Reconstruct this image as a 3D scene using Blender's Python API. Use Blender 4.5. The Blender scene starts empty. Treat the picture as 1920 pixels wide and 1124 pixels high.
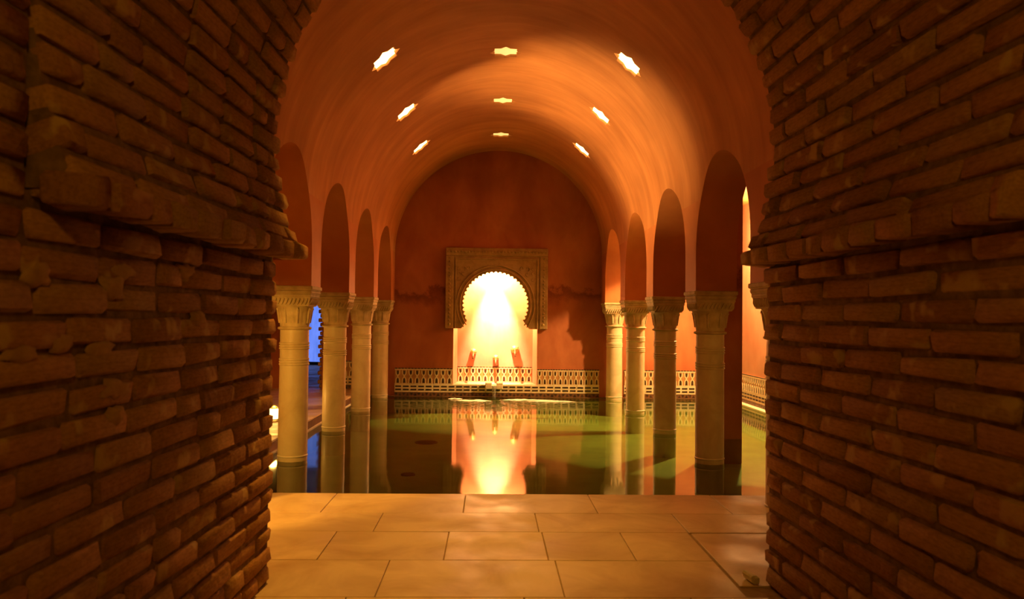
import bpy, bmesh, math, random
from mathutils import Vector, Matrix
from mathutils.geometry import delaunay_2d_cdt
random.seed(7)
R_ = math.radians
sc = bpy.context.scene
col = sc.collection

# ------------------------------------------------------------------ camera, world, lights, exposure
# metres; z = 0 is the water level, y runs along the bath's axis away from the viewer
cam_d = bpy.data.cameras.new('camera')
cam_d.sensor_width = 36.0
cam_d.lens = 27.0
cam_d.clip_start = 0.05
cam_d.dof.use_dof = True
cam_d.dof.focus_distance = 12.0
cam_d.dof.aperture_fstop = 3.4
cam = bpy.data.objects.new('camera', cam_d)
col.objects.link(cam)
cam.location = (-0.149, 0.0, 1.55)
cam.matrix_world = (Matrix.Translation((-0.149, 0.0, 1.55)) @ Matrix.Rotation(-0.0278, 4, 'Z')
                    @ Matrix.Rotation(math.pi / 2 + 0.0242, 4, 'X') @ Matrix.Rotation(0.0117, 4, 'Z'))
sc.camera = cam

sc.view_settings.view_transform = 'Standard'
sc.view_settings.look = 'None'
sc.view_settings.gamma = 1.0
sc.view_settings.use_curve_mapping = False
sc.view_settings.exposure = 0.34
sc.cycles.use_adaptive_sampling = True
sc.cycles.adaptive_threshold = 0.04
sc.cycles.max_bounces = 6
sc.cycles.diffuse_bounces = 3
sc.cycles.glossy_bounces = 3
sc.cycles.caustics_reflective = False
sc.cycles.caustics_refractive = False

world = bpy.data.worlds.new('world')
sc.world = world
world.use_nodes = True
world.node_tree.nodes['Background'].inputs[0].default_value = (0.010, 0.0035, 0.0004, 1)
world.node_tree.nodes['Background'].inputs[1].default_value = 1.0

AMBER = (1.0, 0.47, 0.06)
def point_light(name, loc, power, color=AMBER, radius=0.08):
    l = bpy.data.lights.new(name, 'POINT')
    l.energy = power; l.color = color; l.shadow_soft_size = radius
    o = bpy.data.objects.new(name, l); col.objects.link(o); o.location = loc
    return o
def spot_light(name, loc, target, power, angle, blend=0.5, color=AMBER, radius=0.08):
    l = bpy.data.lights.new(name, 'SPOT')
    l.energy = power; l.color = color; l.shadow_soft_size = radius
    l.spot_size = R_(angle); l.spot_blend = blend
    o = bpy.data.objects.new(name, l); col.objects.link(o); o.location = loc
    o.rotation_euler = (Vector(target) - Vector(loc)).to_track_quat('-Z', 'Y').to_euler()
    return o
NICHE_LIGHT = point_light('niche_lamp_light', (-0.05, 15.48, 2.50), 330, (1.0, 0.58, 0.19), 0.08)
NICHE_BEAM = spot_light('niche_lamp_beam', (-0.06, 15.36, 2.62), (-0.06, 15.74, 1.30), 2600, 48, 1.0, (1.0, 0.59, 0.27), 0.05)
RIGHT_LIGHT = spot_light('side_aisle_downlight', (4.22, 12.9, 3.62), (4.22, 12.9, 0.0), 1050, 126, 0.12, (1.0, 0.56, 0.19), 0.06)
RIGHT_GLOW = point_light('side_aisle_lamp_glow', (4.40, 13.5, 3.20), 105, (1.0, 0.58, 0.20), 0.05)  # extra point light added to brighten the upper strip of the outer wall
LEFT_LIGHT = point_light('floor_lantern_light', (-3.02, 10.36, 0.42), 8, (1.0, 0.50, 0.08), 0.05)
UPLIGHT = spot_light('floor_lantern_beam', (-3.02, 11.22, 0.30), (1.45, 10.15, 4.10), 1500, 56, 1.0, (1.0, 0.54, 0.16), 0.10)  # unseen uplight apart from the lantern, aimed to form the vault's bright patch
FRONT_LIGHT = spot_light('shaded_wall_lamp_light', (-3.2, 4.70, 1.86), (-2.5, 9.0, -1.9), 280, 84, 0.25, AMBER, 0.16)
FRONT_LIGHT2 = spot_light('shaded_wall_lamp_light', (3.2, 4.70, 1.86), (2.4, 9.0, -1.9), 34, 84, 0.25, AMBER, 0.16)
ENTRY_FILL = spot_light('entry_ceiling_downlight', (-0.7, 5.35, 4.45), (-0.8, 5.35, 0.0), 370, 64, 0.8, AMBER, 0.12)  # spot added overhead to brighten the front floor, without a fixture
PASSAGE_LIGHT = point_light('passage_lamp_light', (0.0, -0.3, 2.95), 38, (1.0, 0.47, 0.03), 0.12)

# ------------------------------------------------------------------ dimensions
FLOOR = 0.05            # front floor
CAPZ = 1.865            # top of the capitals
RV = 2.038              # half width of the nave = vault radius
ZS = 2.819              # springing of the vault
Y1, SP = 8.355, 2.16    # first column in view, column spacing
HR = 2.258              # column row from the axis
TH = 0.44               # arcade wall thickness
YE = 15.12              # end wall
YF = 4.46               # front wall, pool side
XO = 4.65               # outer walls of the aisles
ARCH_A = 0.86           # half opening of an arcade arch
APEX = 3.17
YJ = 4.40               # exit plane of the brick passage
POOL_Y0 = 6.57
POOL_X0 = -2.60
LEFT_FLOOR = 0.13

# ------------------------------------------------------------------ materials
def new_mat(name):
    m = bpy.data.materials.new(name); m.use_nodes = True
    nt = m.node_tree
    return m, nt, nt.nodes['Principled BSDF']
def noise(nt, scale, detail=4, rough=0.6, vec=None, scl=(1, 1, 1), dist=0.0):
    tc = nt.nodes.new('ShaderNodeTexCoord'); mp = nt.nodes.new('ShaderNodeMapping')
    mp.inputs['Scale'].default_value = scl
    nt.links.new(tc.outputs[vec or 'Object'], mp.inputs['Vector'])
    n = nt.nodes.new('ShaderNodeTexNoise')
    n.inputs['Scale'].default_value = scale; n.inputs['Detail'].default_value = detail
    n.inputs['Roughness'].default_value = rough; n.inputs['Distortion'].default_value = dist
    nt.links.new(mp.outputs[0], n.inputs['Vector'])
    return n
def ramp(nt, src, stops):
    r = nt.nodes.new('ShaderNodeValToRGB')
    while len(r.color_ramp.elements) < len(stops): r.color_ramp.elements.new(0.5)
    for e, (p, c) in zip(r.color_ramp.elements, stops):
        e.position = p; e.color = (*c, 1)
    nt.links.new(src, r.inputs[0])
    return r
def mix(nt, fac, a, b, mode='MIX'):
    m = nt.nodes.new('ShaderNodeMix'); m.data_type = 'RGBA'; m.blend_type = mode
    if isinstance(fac, (int, float)): m.inputs[0].default_value = fac
    else: nt.links.new(fac, m.inputs[0])
    for i, v in ((6, a), (7, b)):
        if isinstance(v, tuple): m.inputs[i].default_value = (*v, 1)
        else: nt.links.new(v, m.inputs[i])
    return m.outputs[2]
def bump(nt, bs, src, strength, dist=0.02):
    b = nt.nodes.new('ShaderNodeBump'); b.inputs['Strength'].default_value = strength
    b.inputs['Distance'].default_value = dist
    nt.links.new(src, b.inputs['Height']); nt.links.new(b.outputs[0], bs.inputs['Normal'])
def simple(name, c1, c2, scale=6, rough=0.7, bmp=0.15, dist=0.01, scl=(1, 1, 1), vec=None, lo=0.35, hi=0.65, spec=0.3):
    m, nt, bs = new_mat(name)
    n = noise(nt, scale, 3, 0.6, vec, scl)
    r = ramp(nt, n.outputs['Fac'], [(lo, c1), (hi, c2)])
    nt.links.new(r.outputs[0], bs.inputs['Base Color'])
    bs.inputs['Roughness'].default_value = rough
    bs.inputs['Specular IOR Level'].default_value = spec
    if bmp: bump(nt, bs, n.outputs['Fac'], bmp, dist)
    return m

M = {}
def plaster(name, base, dark, streak_scl, stain=False):
    m, nt, bs = new_mat(name)
    n1 = noise(nt, 1.3, 4, 0.65, None, streak_scl, 0.4)
    r1 = ramp(nt, n1.outputs['Fac'], [(0.32, dark), (0.68, base)])
    n2 = noise(nt, 0.9, 3, 0.5)
    r2 = ramp(nt, n2.outputs['Fac'], [(0.3, (0.72, 0.68, 0.66)), (0.7, (1, 1, 1))])
    c = mix(nt, 1.0, r1.outputs[0], r2.outputs[0], 'MULTIPLY')
    if stain:
        # tide-mark of damp: an irregular darker zone across the lower half of the wall
        tc = nt.nodes.new('ShaderNodeTexCoord'); sp = nt.nodes.new('ShaderNodeSeparateXYZ')
        nt.links.new(tc.outputs['Object'], sp.inputs[0])
        n3 = noise(nt, 1.6, 6, 0.7)
        ma = nt.nodes.new('ShaderNodeMath'); ma.operation = 'MULTIPLY_ADD'
        nt.links.new(n3.outputs['Fac'], ma.inputs[0]); ma.inputs[1].default_value = 1.1
        nt.links.new(sp.outputs['Z'], ma.inputs[2])
        r3 = ramp(nt, ma.outputs[0], [(0.0, (0.92, 0.9, 0.9)), (0.5, (0.92, 0.9, 0.9)), (0.66, (0.9, 0.86, 0.84)), (0.73, (0.50, 0.40, 0.36)), (0.755, (1, 1, 1)), (1, (1, 1, 1))])
        mr = nt.nodes.new('ShaderNodeMapRange'); mr.inputs['From Max'].default_value = 3.6
        nt.links.new(ma.outputs[0], mr.inputs['Value'])
        nt.links.new(mr.outputs[0], r3.inputs[0])
        c = mix(nt, 1.0, c, r3.outputs[0], 'MULTIPLY')
    nt.links.new(c, bs.inputs['Base Color'])
    bs.inputs['Roughness'].default_value = 0.62
    bs.inputs['Specular IOR Level'].default_value = 0.25
    n4 = noise(nt, 5, 2, 0.6, None, streak_scl)
    bump(nt, bs, n4.outputs['Fac'], 0.12, 0.02)
    return m
M['vault'] = plaster('vault_plaster', (0.77, 0.36, 0.14), (0.60, 0.25, 0.085), (0.5, 3.0, 0.5))
M['arcade'] = plaster('arcade_plaster', (0.72, 0.29, 0.105), (0.58, 0.20, 0.065), (0.7, 0.7, 0.7))
M['endwall'] = plaster('end_wall_plaster', (0.60, 0.22, 0.09), (0.44, 0.13, 0.05), (1, 1, 0.55), True)
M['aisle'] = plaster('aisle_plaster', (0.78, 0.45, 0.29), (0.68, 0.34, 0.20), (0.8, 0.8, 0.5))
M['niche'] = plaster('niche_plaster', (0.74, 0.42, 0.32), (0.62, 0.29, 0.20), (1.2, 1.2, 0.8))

def brick_mat():
    m, nt, bs = new_mat('old_brick')
    oi = nt.nodes.new('ShaderNodeObjectInfo')
    r0 = ramp(nt, oi.outputs['Random'], [(0.0, (0.32, 0.15, 0.055)), (0.35, (0.40, 0.195, 0.065)), (0.7, (0.47, 0.245, 0.085)), (1.0, (0.40, 0.23, 0.085))])
    n1 = noise(nt, 9, 3, 0.65, 'Generated')
    r1 = ramp(nt, n1.outputs['Fac'], [(0.25, (0.62, 0.58, 0.55)), (0.6, (1, 1, 1))])
    c = mix(nt, 1.0, r0.outputs[0], r1.outputs[0], 'MULTIPLY')
    tc = nt.nodes.new('ShaderNodeNewGeometry')
    n2 = nt.nodes.new('ShaderNodeTexNoise'); n2.inputs['Scale'].default_value = 7; n2.inputs['Detail'].default_value = 2.5
    nt.links.new(tc.outputs['Position'], n2.inputs['Vector'])
    r2 = ramp(nt, n2.outputs['Fac'], [(0.60, (0, 0, 0)), (0.67, (1, 1, 1))])
    c = mix(nt, r2.outputs[0], c, (0.50, 0.32, 0.14))
    nt.links.new(c, bs.inputs['Base Color'])
    bs.inputs['Roughness'].default_value = 0.9
    bs.inputs['Specular IOR Level'].default_value = 0.15
    n3 = nt.nodes.new('ShaderNodeTexNoise'); n3.inputs['Scale'].default_value = 28; n3.inputs['Detail'].default_value = 2
    nt.links.new(tc.outputs['Position'], n3.inputs['Vector'])
    bump(nt, bs, n3.outputs['Fac'], 0.5, 0.015)
    return m
M['brick'] = brick_mat()
M['mortar'] = simple('brick_mortar', (0.15, 0.085, 0.045), (0.27, 0.16, 0.085), 14, 0.95, 0.6, 0.02, spec=0.1)

def marble_mat(name, a, b, rough, scale=1.6, wet=False):
    m, nt, bs = new_mat(name)
    oi = nt.nodes.new('ShaderNodeObjectInfo')
    geo = nt.nodes.new('ShaderNodeNewGeometry')
    n = nt.nodes.new('ShaderNodeTexNoise'); n.inputs['Scale'].default_value = scale; n.inputs['Detail'].default_value = 4
    n.inputs['Roughness'].default_value = 0.62; n.inputs['Distortion'].default_value = 0.8
    nt.links.new(geo.outputs['Position'], n.inputs['Vector'])
    r = ramp(nt, n.outputs['Fac'], [(0.3, a), (0.62, b)])
    rv = ramp(nt, oi.outputs['Random'], [(0, (0.86, 0.85, 0.84)), (1, (1, 1, 1))])
    c = mix(nt, 1.0, r.outputs[0], rv.outputs[0], 'MULTIPLY')
    nt.links.new(c, bs.inputs['Base Color'])
    n2 = nt.nodes.new('ShaderNodeTexNoise'); n2.inputs['Scale'].default_value = 2.4; n2.inputs['Detail'].default_value = 2.5
    nt.links.new(geo.outputs['Position'], n2.inputs['Vector'])
    rr = nt.nodes.new('ShaderNodeMapRange')
    rr.inputs['From Min'].default_value = 0.35; rr.inputs['From Max'].default_value = 0.65
    rr.inputs['To Min'].default_value = rough - (0.16 if wet else 0.05); rr.inputs['To Max'].default_value = rough + 0.08
    nt.links.new(n2.outputs['Fac'], rr.inputs['Value']); nt.links.new(rr.outputs[0], bs.inputs['Roughness'])
    bs.inputs['Specular IOR Level'].default_value = 0.4
    n3 = nt.nodes.new('ShaderNodeTexNoise'); n3.inputs['Scale'].default_value = 18; n3.inputs['Detail'].default_value = 2
    nt.links.new(geo.outputs['Position'], n3.inputs['Vector'])
    bump(nt, bs, n3.outputs['Fac'], 0.06, 0.01)
    return m
M['floor'] = marble_mat('worn_floor_marble', (0.52, 0.34, 0.17), (0.72, 0.54, 0.31), 0.58, 1.8, True)
M['grout'] = simple('floor_grout', (0.34, 0.22, 0.11), (0.42, 0.28, 0.14), 20, 0.9, 0.2)
M['column'] = marble_mat('column_marble', (0.66, 0.52, 0.30), (0.80, 0.68, 0.44), 0.42, 3.0)
M['capital'] = simple('carved_capital_stone', (0.50, 0.38, 0.20), (0.66, 0.53, 0.31), 9, 0.7, 0.3, 0.01)
M['lime'] = simple('lime_scale_rim', (0.78, 0.68, 0.50), (0.85, 0.76, 0.58), 12, 0.5, 0.1)  # pale tone of the column rims, pool rim and side ledge
M['carved'] = simple('carved_stucco', (0.31, 0.19, 0.07), (0.43, 0.27, 0.10), 7, 0.8, 0.4, 0.01)
M['cream'] = simple('cream_glazed_tile', (0.72, 0.60, 0.38), (0.82, 0.70, 0.46), 12, 0.3, 0.05)
M['ochre'] = simple('ochre_glazed_tile', (0.42, 0.20, 0.08), (0.52, 0.27, 0.11), 12, 0.3, 0.05)
M['dark'] = simple('dark_glazed_tile', (0.035, 0.022, 0.015), (0.07, 0.04, 0.022), 12, 0.3, 0.05)
M['brown'] = simple('brown_plinth_tile', (0.14, 0.07, 0.03), (0.20, 0.10, 0.045), 12, 0.35, 0.05)
M['pool'] = simple('green_pool_tile', (0.24, 0.33, 0.09), (0.34, 0.43, 0.12), 2.0, 0.5, 0.05)
M['riser'] = simple('dark_pool_riser', (0.10, 0.04, 0.02), (0.16, 0.07, 0.03), 8, 0.5, 0.1)
M['iron'] = simple('dark_iron', (0.02, 0.016, 0.012), (0.05, 0.04, 0.03), 10, 0.5, 0.1)
M['brass'] = simple('dull_brass', (0.55, 0.40, 0.14), (0.70, 0.52, 0.20), 10, 0.35, 0.05)
M['brass'].node_tree.nodes['Principled BSDF'].inputs['Metallic'].default_value = 0.6
M['bronze'] = simple('dark_bronze', (0.12, 0.06, 0.025), (0.20, 0.10, 0.04), 10, 0.4, 0.05)
M['bronze'].node_tree.nodes['Principled BSDF'].inputs['Metallic'].default_value = 0.5
M['pale'] = simple('pale_chipped_stone', (0.74, 0.66, 0.48), (0.85, 0.76, 0.58), 15, 0.8, 0.3)

def emit(name, color, strength):
    m, nt, bs = new_mat(name)
    bs.inputs['Base Color'].default_value = (0.8, 0.8, 0.8, 1)
    bs.inputs['Emission Color'].default_value = (*color, 1)
    bs.inputs['Emission Strength'].default_value = strength
    return m
M['star_white'] = emit('lit_star_glass_bright', (1.0, 0.64, 0.21), 4.6)
M['star_yellow'] = emit('lit_star_glass_soft', (1.0, 0.62, 0.17), 0.95)
M['lantern'] = emit('lit_lantern_glass', (1.0, 0.62, 0.22), 4.0)
def blue_glass():
    m, nt, bs = new_mat('dusk_lit_window_glass')
    n = noise(nt, 2.2, 5, 0.6, None, (2.5, 1, 0.6))
    r = ramp(nt, n.outputs['Fac'], [(0.3, (0.07, 0.15, 0.62)), (0.7, (0.16, 0.26, 0.86))])
    nt.links.new(r.outputs[0], bs.inputs['Emission Color'])
    bs.inputs['Emission Strength'].default_value = 1.0
    bs.inputs['Base Color'].default_value = (0.05, 0.08, 0.2, 1)
    bs.inputs['Roughness'].default_value = 0.3
    return m
M['blue'] = blue_glass()
def water_mat():
    m = bpy.data.materials.new('pool_water'); m.use_nodes = True
    nt = m.node_tree
    for n in list(nt.nodes):
        if n.type == 'BSDF_PRINCIPLED': nt.nodes.remove(n)
    out = [n for n in nt.nodes if n.type == 'OUTPUT_MATERIAL'][0]
    n = noise(nt, 1.1, 3, 0.5, None, (1.0, 1.0, 1.0))
    b = nt.nodes.new('ShaderNodeBump'); b.inputs['Strength'].default_value = 0.06; b.inputs['Distance'].default_value = 0.03
    nt.links.new(n.outputs['Fac'], b.inputs['Height'])
    gl = nt.nodes.new('ShaderNodeBsdfGlossy'); gl.inputs['Roughness'].default_value = 0.055
    gl.inputs['Color'].default_value = (0.93, 0.95, 0.90, 1)
    nt.links.new(b.outputs[0], gl.inputs['Normal'])
    tr = nt.nodes.new('ShaderNodeBsdfTransparent'); tr.inputs['Color'].default_value = (0.74, 0.86, 0.60, 1)
    fr = nt.nodes.new('ShaderNodeFresnel'); fr.inputs['IOR'].default_value = 1.33
    mx = nt.nodes.new('ShaderNodeMixShader')
    nt.links.new(fr.outputs[0], mx.inputs[0]); nt.links.new(tr.outputs[0], mx.inputs[1]); nt.links.new(gl.outputs[0], mx.inputs[2])
    nt.links.new(mx.outputs[0], out.inputs['Surface'])
    return m
M['water'] = water_mat()
def stream_mat():
    m, nt, bs = new_mat('falling_water')
    bs.inputs['Base Color'].default_value = (0.9, 0.92, 0.88, 1)
    bs.inputs['Roughness'].default_value = 0.08
    bs.inputs['Transmission Weight'].default_value = 0.85
    bs.inputs['IOR'].default_value = 1.33
    return m
M['stream'] = stream_mat()
M['foam'] = simple('churned_water_foam', (0.70, 0.66, 0.52), (0.85, 0.80, 0.66), 12, 0.4, 0.2)  # pale colour on the churned water, painted for the niche lamp's glints

# ------------------------------------------------------------------ mesh helpers
class MB:
    def __init__(s): s.v, s.f, s.m = [], [], []
    def add(s, verts, faces, mi=0):
        o = len(s.v); s.v += [tuple(p) for p in verts]
        s.f += [tuple(i + o for i in f) for f in faces]; s.m += [mi] * len(faces)
        return s
    def box(s, lo, hi, mi=0):
        (a, b, c), (d, e, f) = lo, hi
        return s.add([(a, b, c), (d, b, c), (d, e, c), (a, e, c), (a, b, f), (d, b, f), (d, e, f), (a, e, f)],
                     [(0, 3, 2, 1), (4, 5, 6, 7), (0, 1, 5, 4), (1, 2, 6, 5), (2, 3, 7, 6), (3, 0, 4, 7)], mi)
    def chamfer_box(s, lo, hi, c, mi=0):
        cx = [(lo[i] + hi[i]) / 2 for i in range(3)]; h = [(hi[i] - lo[i]) / 2 for i in range(3)]
        vs, idx = [], {}
        for sx in (-1, 1):
            for sy in (-1, 1):
                for sz in (-1, 1):
                    sg = (sx, sy, sz)
                    for ax in range(3):
                        p = [cx[i] + sg[i] * (h[i] - (0 if i == ax else c)) for i in range(3)]
                        idx[(sg, ax)] = len(vs); vs.append(p)
        fs = []
        for ax in range(3):
            b, d = (ax + 1) % 3, (ax + 2) % 3
            for sg in (-1, 1):
                q = []
                for (p, r) in ((-1, -1), (1, -1), (1, 1), (-1, 1)):
                    t = [0, 0, 0]; t[ax] = sg; t[b] = p; t[d] = r
                    q.append(idx[(tuple(t), ax)])
                fs.append(q if sg > 0 else q[::-1])
            # edges along axis ax
            for p in (-1, 1):
                for r in (-1, 1):
                    t0 = [0, 0, 0]; t0[b] = p; t0[d] = r
                    ta, tb = list(t0), list(t0); ta[ax] = -1; tb[ax] = 1
                    ta, tb = tuple(ta), tuple(tb)
                    q = [idx[(ta, b)], idx[(tb, b)], idx[(tb, d)], idx[(ta, d)]]
                    fs.append(q if p * r < 0 else q[::-1])
        for sx in (-1, 1):
            for sy in (-1, 1):
                for sz in (-1, 1):
                    q = [idx[((sx, sy, sz), 0)], idx[((sx, sy, sz), 1)], idx[((sx, sy, sz), 2)]]
                    fs.append(q if sx * sy * sz > 0 else q[::-1])
        return s.add(vs, fs, mi)
    def lathe(s, prof, seg=40, mi=0, rad=None, center=(0, 0), cap=True):
        n = len(prof); vs = []
        for (r, z) in prof:
            for k in range(seg):
                a = 2 * math.pi * k / seg
                rr = r if rad is None else rad(r, z, a)
                vs.append((center[0] + rr * math.cos(a), center[1] + rr * math.sin(a), z))
        fs = []
        for i in range(n - 1):
            for k in range(seg):
                k2 = (k + 1) % seg
                fs.append((i * seg + k, i * seg + k2, (i + 1) * seg + k2, (i + 1) * seg + k))
        if cap:
            fs.append(tuple(range(seg))[::-1]); fs.append(tuple((n - 1) * seg + k for k in range(seg)))
        return s.add(vs, fs, mi)
    def tube(s, pts, r, seg=8, mi=0):
        pts = [Vector(p) for p in pts]; vs = []; fs = []
        rs = r if isinstance(r, (list, tuple)) else [r] * len(pts)
        up = Vector((0.13, 0.31, 0.94)).normalized()
        for i, p in enumerate(pts):
            t = (pts[min(i + 1, len(pts) - 1)] - pts[max(i - 1, 0)]).normalized()
            a = t.cross(up)
            if a.length < 1e-3: a = t.cross(Vector((1, 0, 0)))
            a.normalize(); b = t.cross(a)
            for k in range(seg):
                w = 2 * math.pi * k / seg
                vs.append(p + a * (rs[i] * math.cos(w)) + b * (rs[i] * math.sin(w)))
        for i in range(len(pts) - 1):
            for k in range(seg):
                k2 = (k + 1) % seg
                fs.append((i * seg + k, i * seg + k2, (i + 1) * seg + k2, (i + 1) * seg + k))
        fs.append(tuple(range(seg))[::-1]); fs.append(tuple((len(pts) - 1) * seg + k for k in range(seg)))
        return s.add(vs, fs, mi)
    def mesh(s, name, mats, smooth=False, angle=None):
        me = bpy.data.meshes.new(name)
        me.from_pydata(s.v, [], s.f)
        for m in (mats if isinstance(mats, (list, tuple)) else [mats]): me.materials.append(m)
        me.polygons.foreach_set('material_index', s.m)
        bm = bmesh.new(); bm.from_mesh(me); bmesh.ops.recalc_face_normals(bm, faces=bm.faces)
        if smooth and angle:
            for e in bm.edges:
                if len(e.link_faces) == 2 and e.calc_face_angle(0) > R_(angle): e.smooth = False
        bm.to_mesh(me); bm.free()
        if smooth: me.polygons.foreach_set('use_smooth', [True] * len(me.polygons))
        me.update()
        return me
    def build(s, name, mats, parent=None, smooth=False, angle=None):
        return link(name, s.mesh(name, mats, smooth, angle), parent)
def link(name, me, parent=None):
    o = bpy.data.objects.new(name, me); col.objects.link(o); o.parent = parent
    return o
def tag(o, label, cat=None, group=None, kind=None):
    o['label'] = label
    if cat: o['category'] = cat
    if group: o['group'] = group
    if kind: o['kind'] = kind
    return o
def empty(name, loc=(0, 0, 0), rz=0.0):
    o = bpy.data.objects.new(name, None); col.objects.link(o)
    o.location = loc; o.rotation_euler = (0, 0, rz); o.empty_display_size = 0.1
    return o
def copy_tree(o, parent=None):
    c = o.copy(); col.objects.link(c); c.parent = parent
    for ch in list(o.children): copy_tree(ch, c)
    return c
def struct(o, label): return tag(o, label, None, None, 'structure')

def point_in(poly, x, y):
    c = False; n = len(poly); j = n - 1
    for i in range(n):
        xi, yi = poly[i]; xj, yj = poly[j]
        if (yi > y) != (yj > y) and x < (xj - xi) * (y - yi) / (yj - yi) + xi: c = not c
        j = i
    return c
def sheet(rect, holes, du, dv, lines_v=()):
    """triangulate a rectangle (u0, v0, u1, v1) with polygon holes; returns 2d verts and triangles"""
    u0, v0, u1, v1 = rect
    pts, edges = [], []
    def loop(pl):
        o = len(pts); pts.extend(Vector(p) for p in pl)
        edges.extend((o + i, o + (i + 1) % len(pl)) for i in range(len(pl)))
    nu, nv = max(1, round((u1 - u0) / du)), max(1, round((v1 - v0) / dv))
    loop([(u0, v0), (u1, v0), (u1, v1), (u0, v1)])
    for h in holes: loop(h)
    for v in lines_v:
        o = len(pts); pts.extend((Vector((u0, v)), Vector((u1, v)))); edges.append((o, o + 1))
    boxes = [(min(p[0] for p in h) - .03, min(p[1] for p in h) - .03, max(p[0] for p in h) + .03, max(p[1] for p in h) + .03, h) for h in holes]
    for i in range(nu + 1):
        for j in range(nv + 1):
            u, v = u0 + (u1 - u0) * i / nu, v0 + (v1 - v0) * j / nv
            if (i in (0, nu)) and (j in (0, nv)): continue
            bad = False
            for (a, b, c, d, h) in boxes:
                if a < u < c and b < v < d:
                    if point_in(h, u, v) or min((u - p[0]) ** 2 + (v - p[1]) ** 2 for p in h) < (0.25 * min(du, dv)) ** 2: bad = True; break
            if not bad: pts.append(Vector((u, v)))
    V, E_, F_, *_ = delaunay_2d_cdt(pts, edges, [], 0, 1e-5)
    tris = []
    for f in F_:
        cx = sum(V[i][0] for i in f) / len(f); cy = sum(V[i][1] for i in f) / len(f)
        if not (u0 <= cx <= u1 and v0 <= cy <= v1): continue
        if any(a < cx < c and b < cy < d and point_in(h, cx, cy) for (a, b, c, d, h) in boxes): continue
        tris.append(tuple(f))
    return V, tris

# ------------------------------------------------------------------ nave: arcade walls and barrel vault
HS = ZS - CAPZ
STOT = 2 * HS + math.pi * RV
def smap(s):
    if s <= HS: return (-RV, CAPZ + s)
    if s >= STOT - HS: return (RV, CAPZ + STOT - s)
    a = (s - HS) / RV
    return (-RV * math.cos(a), ZS + RV * math.sin(a))
def z_to_s(z): return z - CAPZ if z <= ZS else HS + RV * math.asin((z - ZS) / RV)
bays = [Y1 + SP * (k + 0.5) for k in range(-2, 3)]
COLS = [Y1 + SP * k for k in range(-1, 4)]
def arch_outline(yc, n=28):
    zst = APEX - ARCH_A * 1.06
    pts = [(yc - ARCH_A, CAPZ - 0.1)]
    for i in range(5): pts.append((yc - ARCH_A, CAPZ + 0.02 + (zst - CAPZ - 0.02) * i / 5))
    for i in range(n + 1):
        a = math.pi * (1 - i / n)
        pts.append((yc + ARCH_A * math.cos(a), zst + ARCH_A * 1.06 * math.sin(a)))
    for i in range(4, -1, -1): pts.append((yc + ARCH_A, CAPZ + 0.02 + (zst - CAPZ - 0.02) * i / 5))
    pts.append((yc + ARCH_A, CAPZ - 0.1))
    return pts
Y0 = 3.95
outl = [arch_outline(b) for b in bays]
def star(yc, s_c, ro=0.20, ri=0.152):
    return [(yc + (ro if k % 2 == 0 else ri) * math.cos(math.pi * k / 8), s_c + (ro if k % 2 == 0 else ri) * math.sin(math.pi * k / 8)) for k in range(16)]
S_MID = STOT / 2
S_SIDE = R_(40.8) * RV
stars = []
for k in range(3):
    stars.append((Y1 + SP * (k + 0.5) + 0.05, S_MID, 'crown', k))
    stars.append((Y1 + SP * k, S_MID - S_SIDE, 'blue', k))
    stars.append((Y1 + SP * k, S_MID + S_SIDE, 'lamp', k))
holes = [[(y, z_to_s(z)) for y, z in o] for o in outl] + [[(y, STOT - z_to_s(z)) for y, z in o] for o in outl]
holes += [star(y, s) for (y, s, _, _) in stars]
# clip the notches at the lower edge of the sheet
holes = [[(max(Y0 + 0.001, y), min(max(s, 1e-4), STOT - 1e-4)) for y, s in h] for h in holes]
V, T = sheet((Y0, 0, YE, STOT), holes, 0.24, 0.11, (HS, STOT - HS))
pieces = {'wall_arcade_left': MB(), 'ceiling': MB(), 'wall_arcade_right': MB()}
def clsf(s): return 'wall_arcade_left' if s < HS else ('wall_arcade_right' if s > STOT - HS else 'ceiling')
maps = {k: {} for k in pieces}
for t in T:
    k = clsf(sum(V[i][1] for i in t) / 3); mb = pieces[k]; mp = maps[k]
    f = []
    for i in t:
        if i not in mp:
            x, z = smap(V[i][1]); mp[i] = len(mb.v); mb.v.append((x, V[i][0], z))
        f.append(mp[i])
    mb.f.append(tuple(f)); mb.m.append(0)
# star shafts through the vault
for (y, s, _, _) in stars:
    ol = star(y, s); n = len(ol); mb = pieces['ceiling']
    vs = []
    for d in (0, 0.14):
        for (u, w) in ol:
            a = (w - HS) / RV
            vs.append((-(RV + d) * math.cos(a), u, ZS + (RV + d) * math.sin(a)))
    mb.add(vs, [(i, (i + 1) % n, n + (i + 1) % n, n + i) for i in range(n)])
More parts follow.
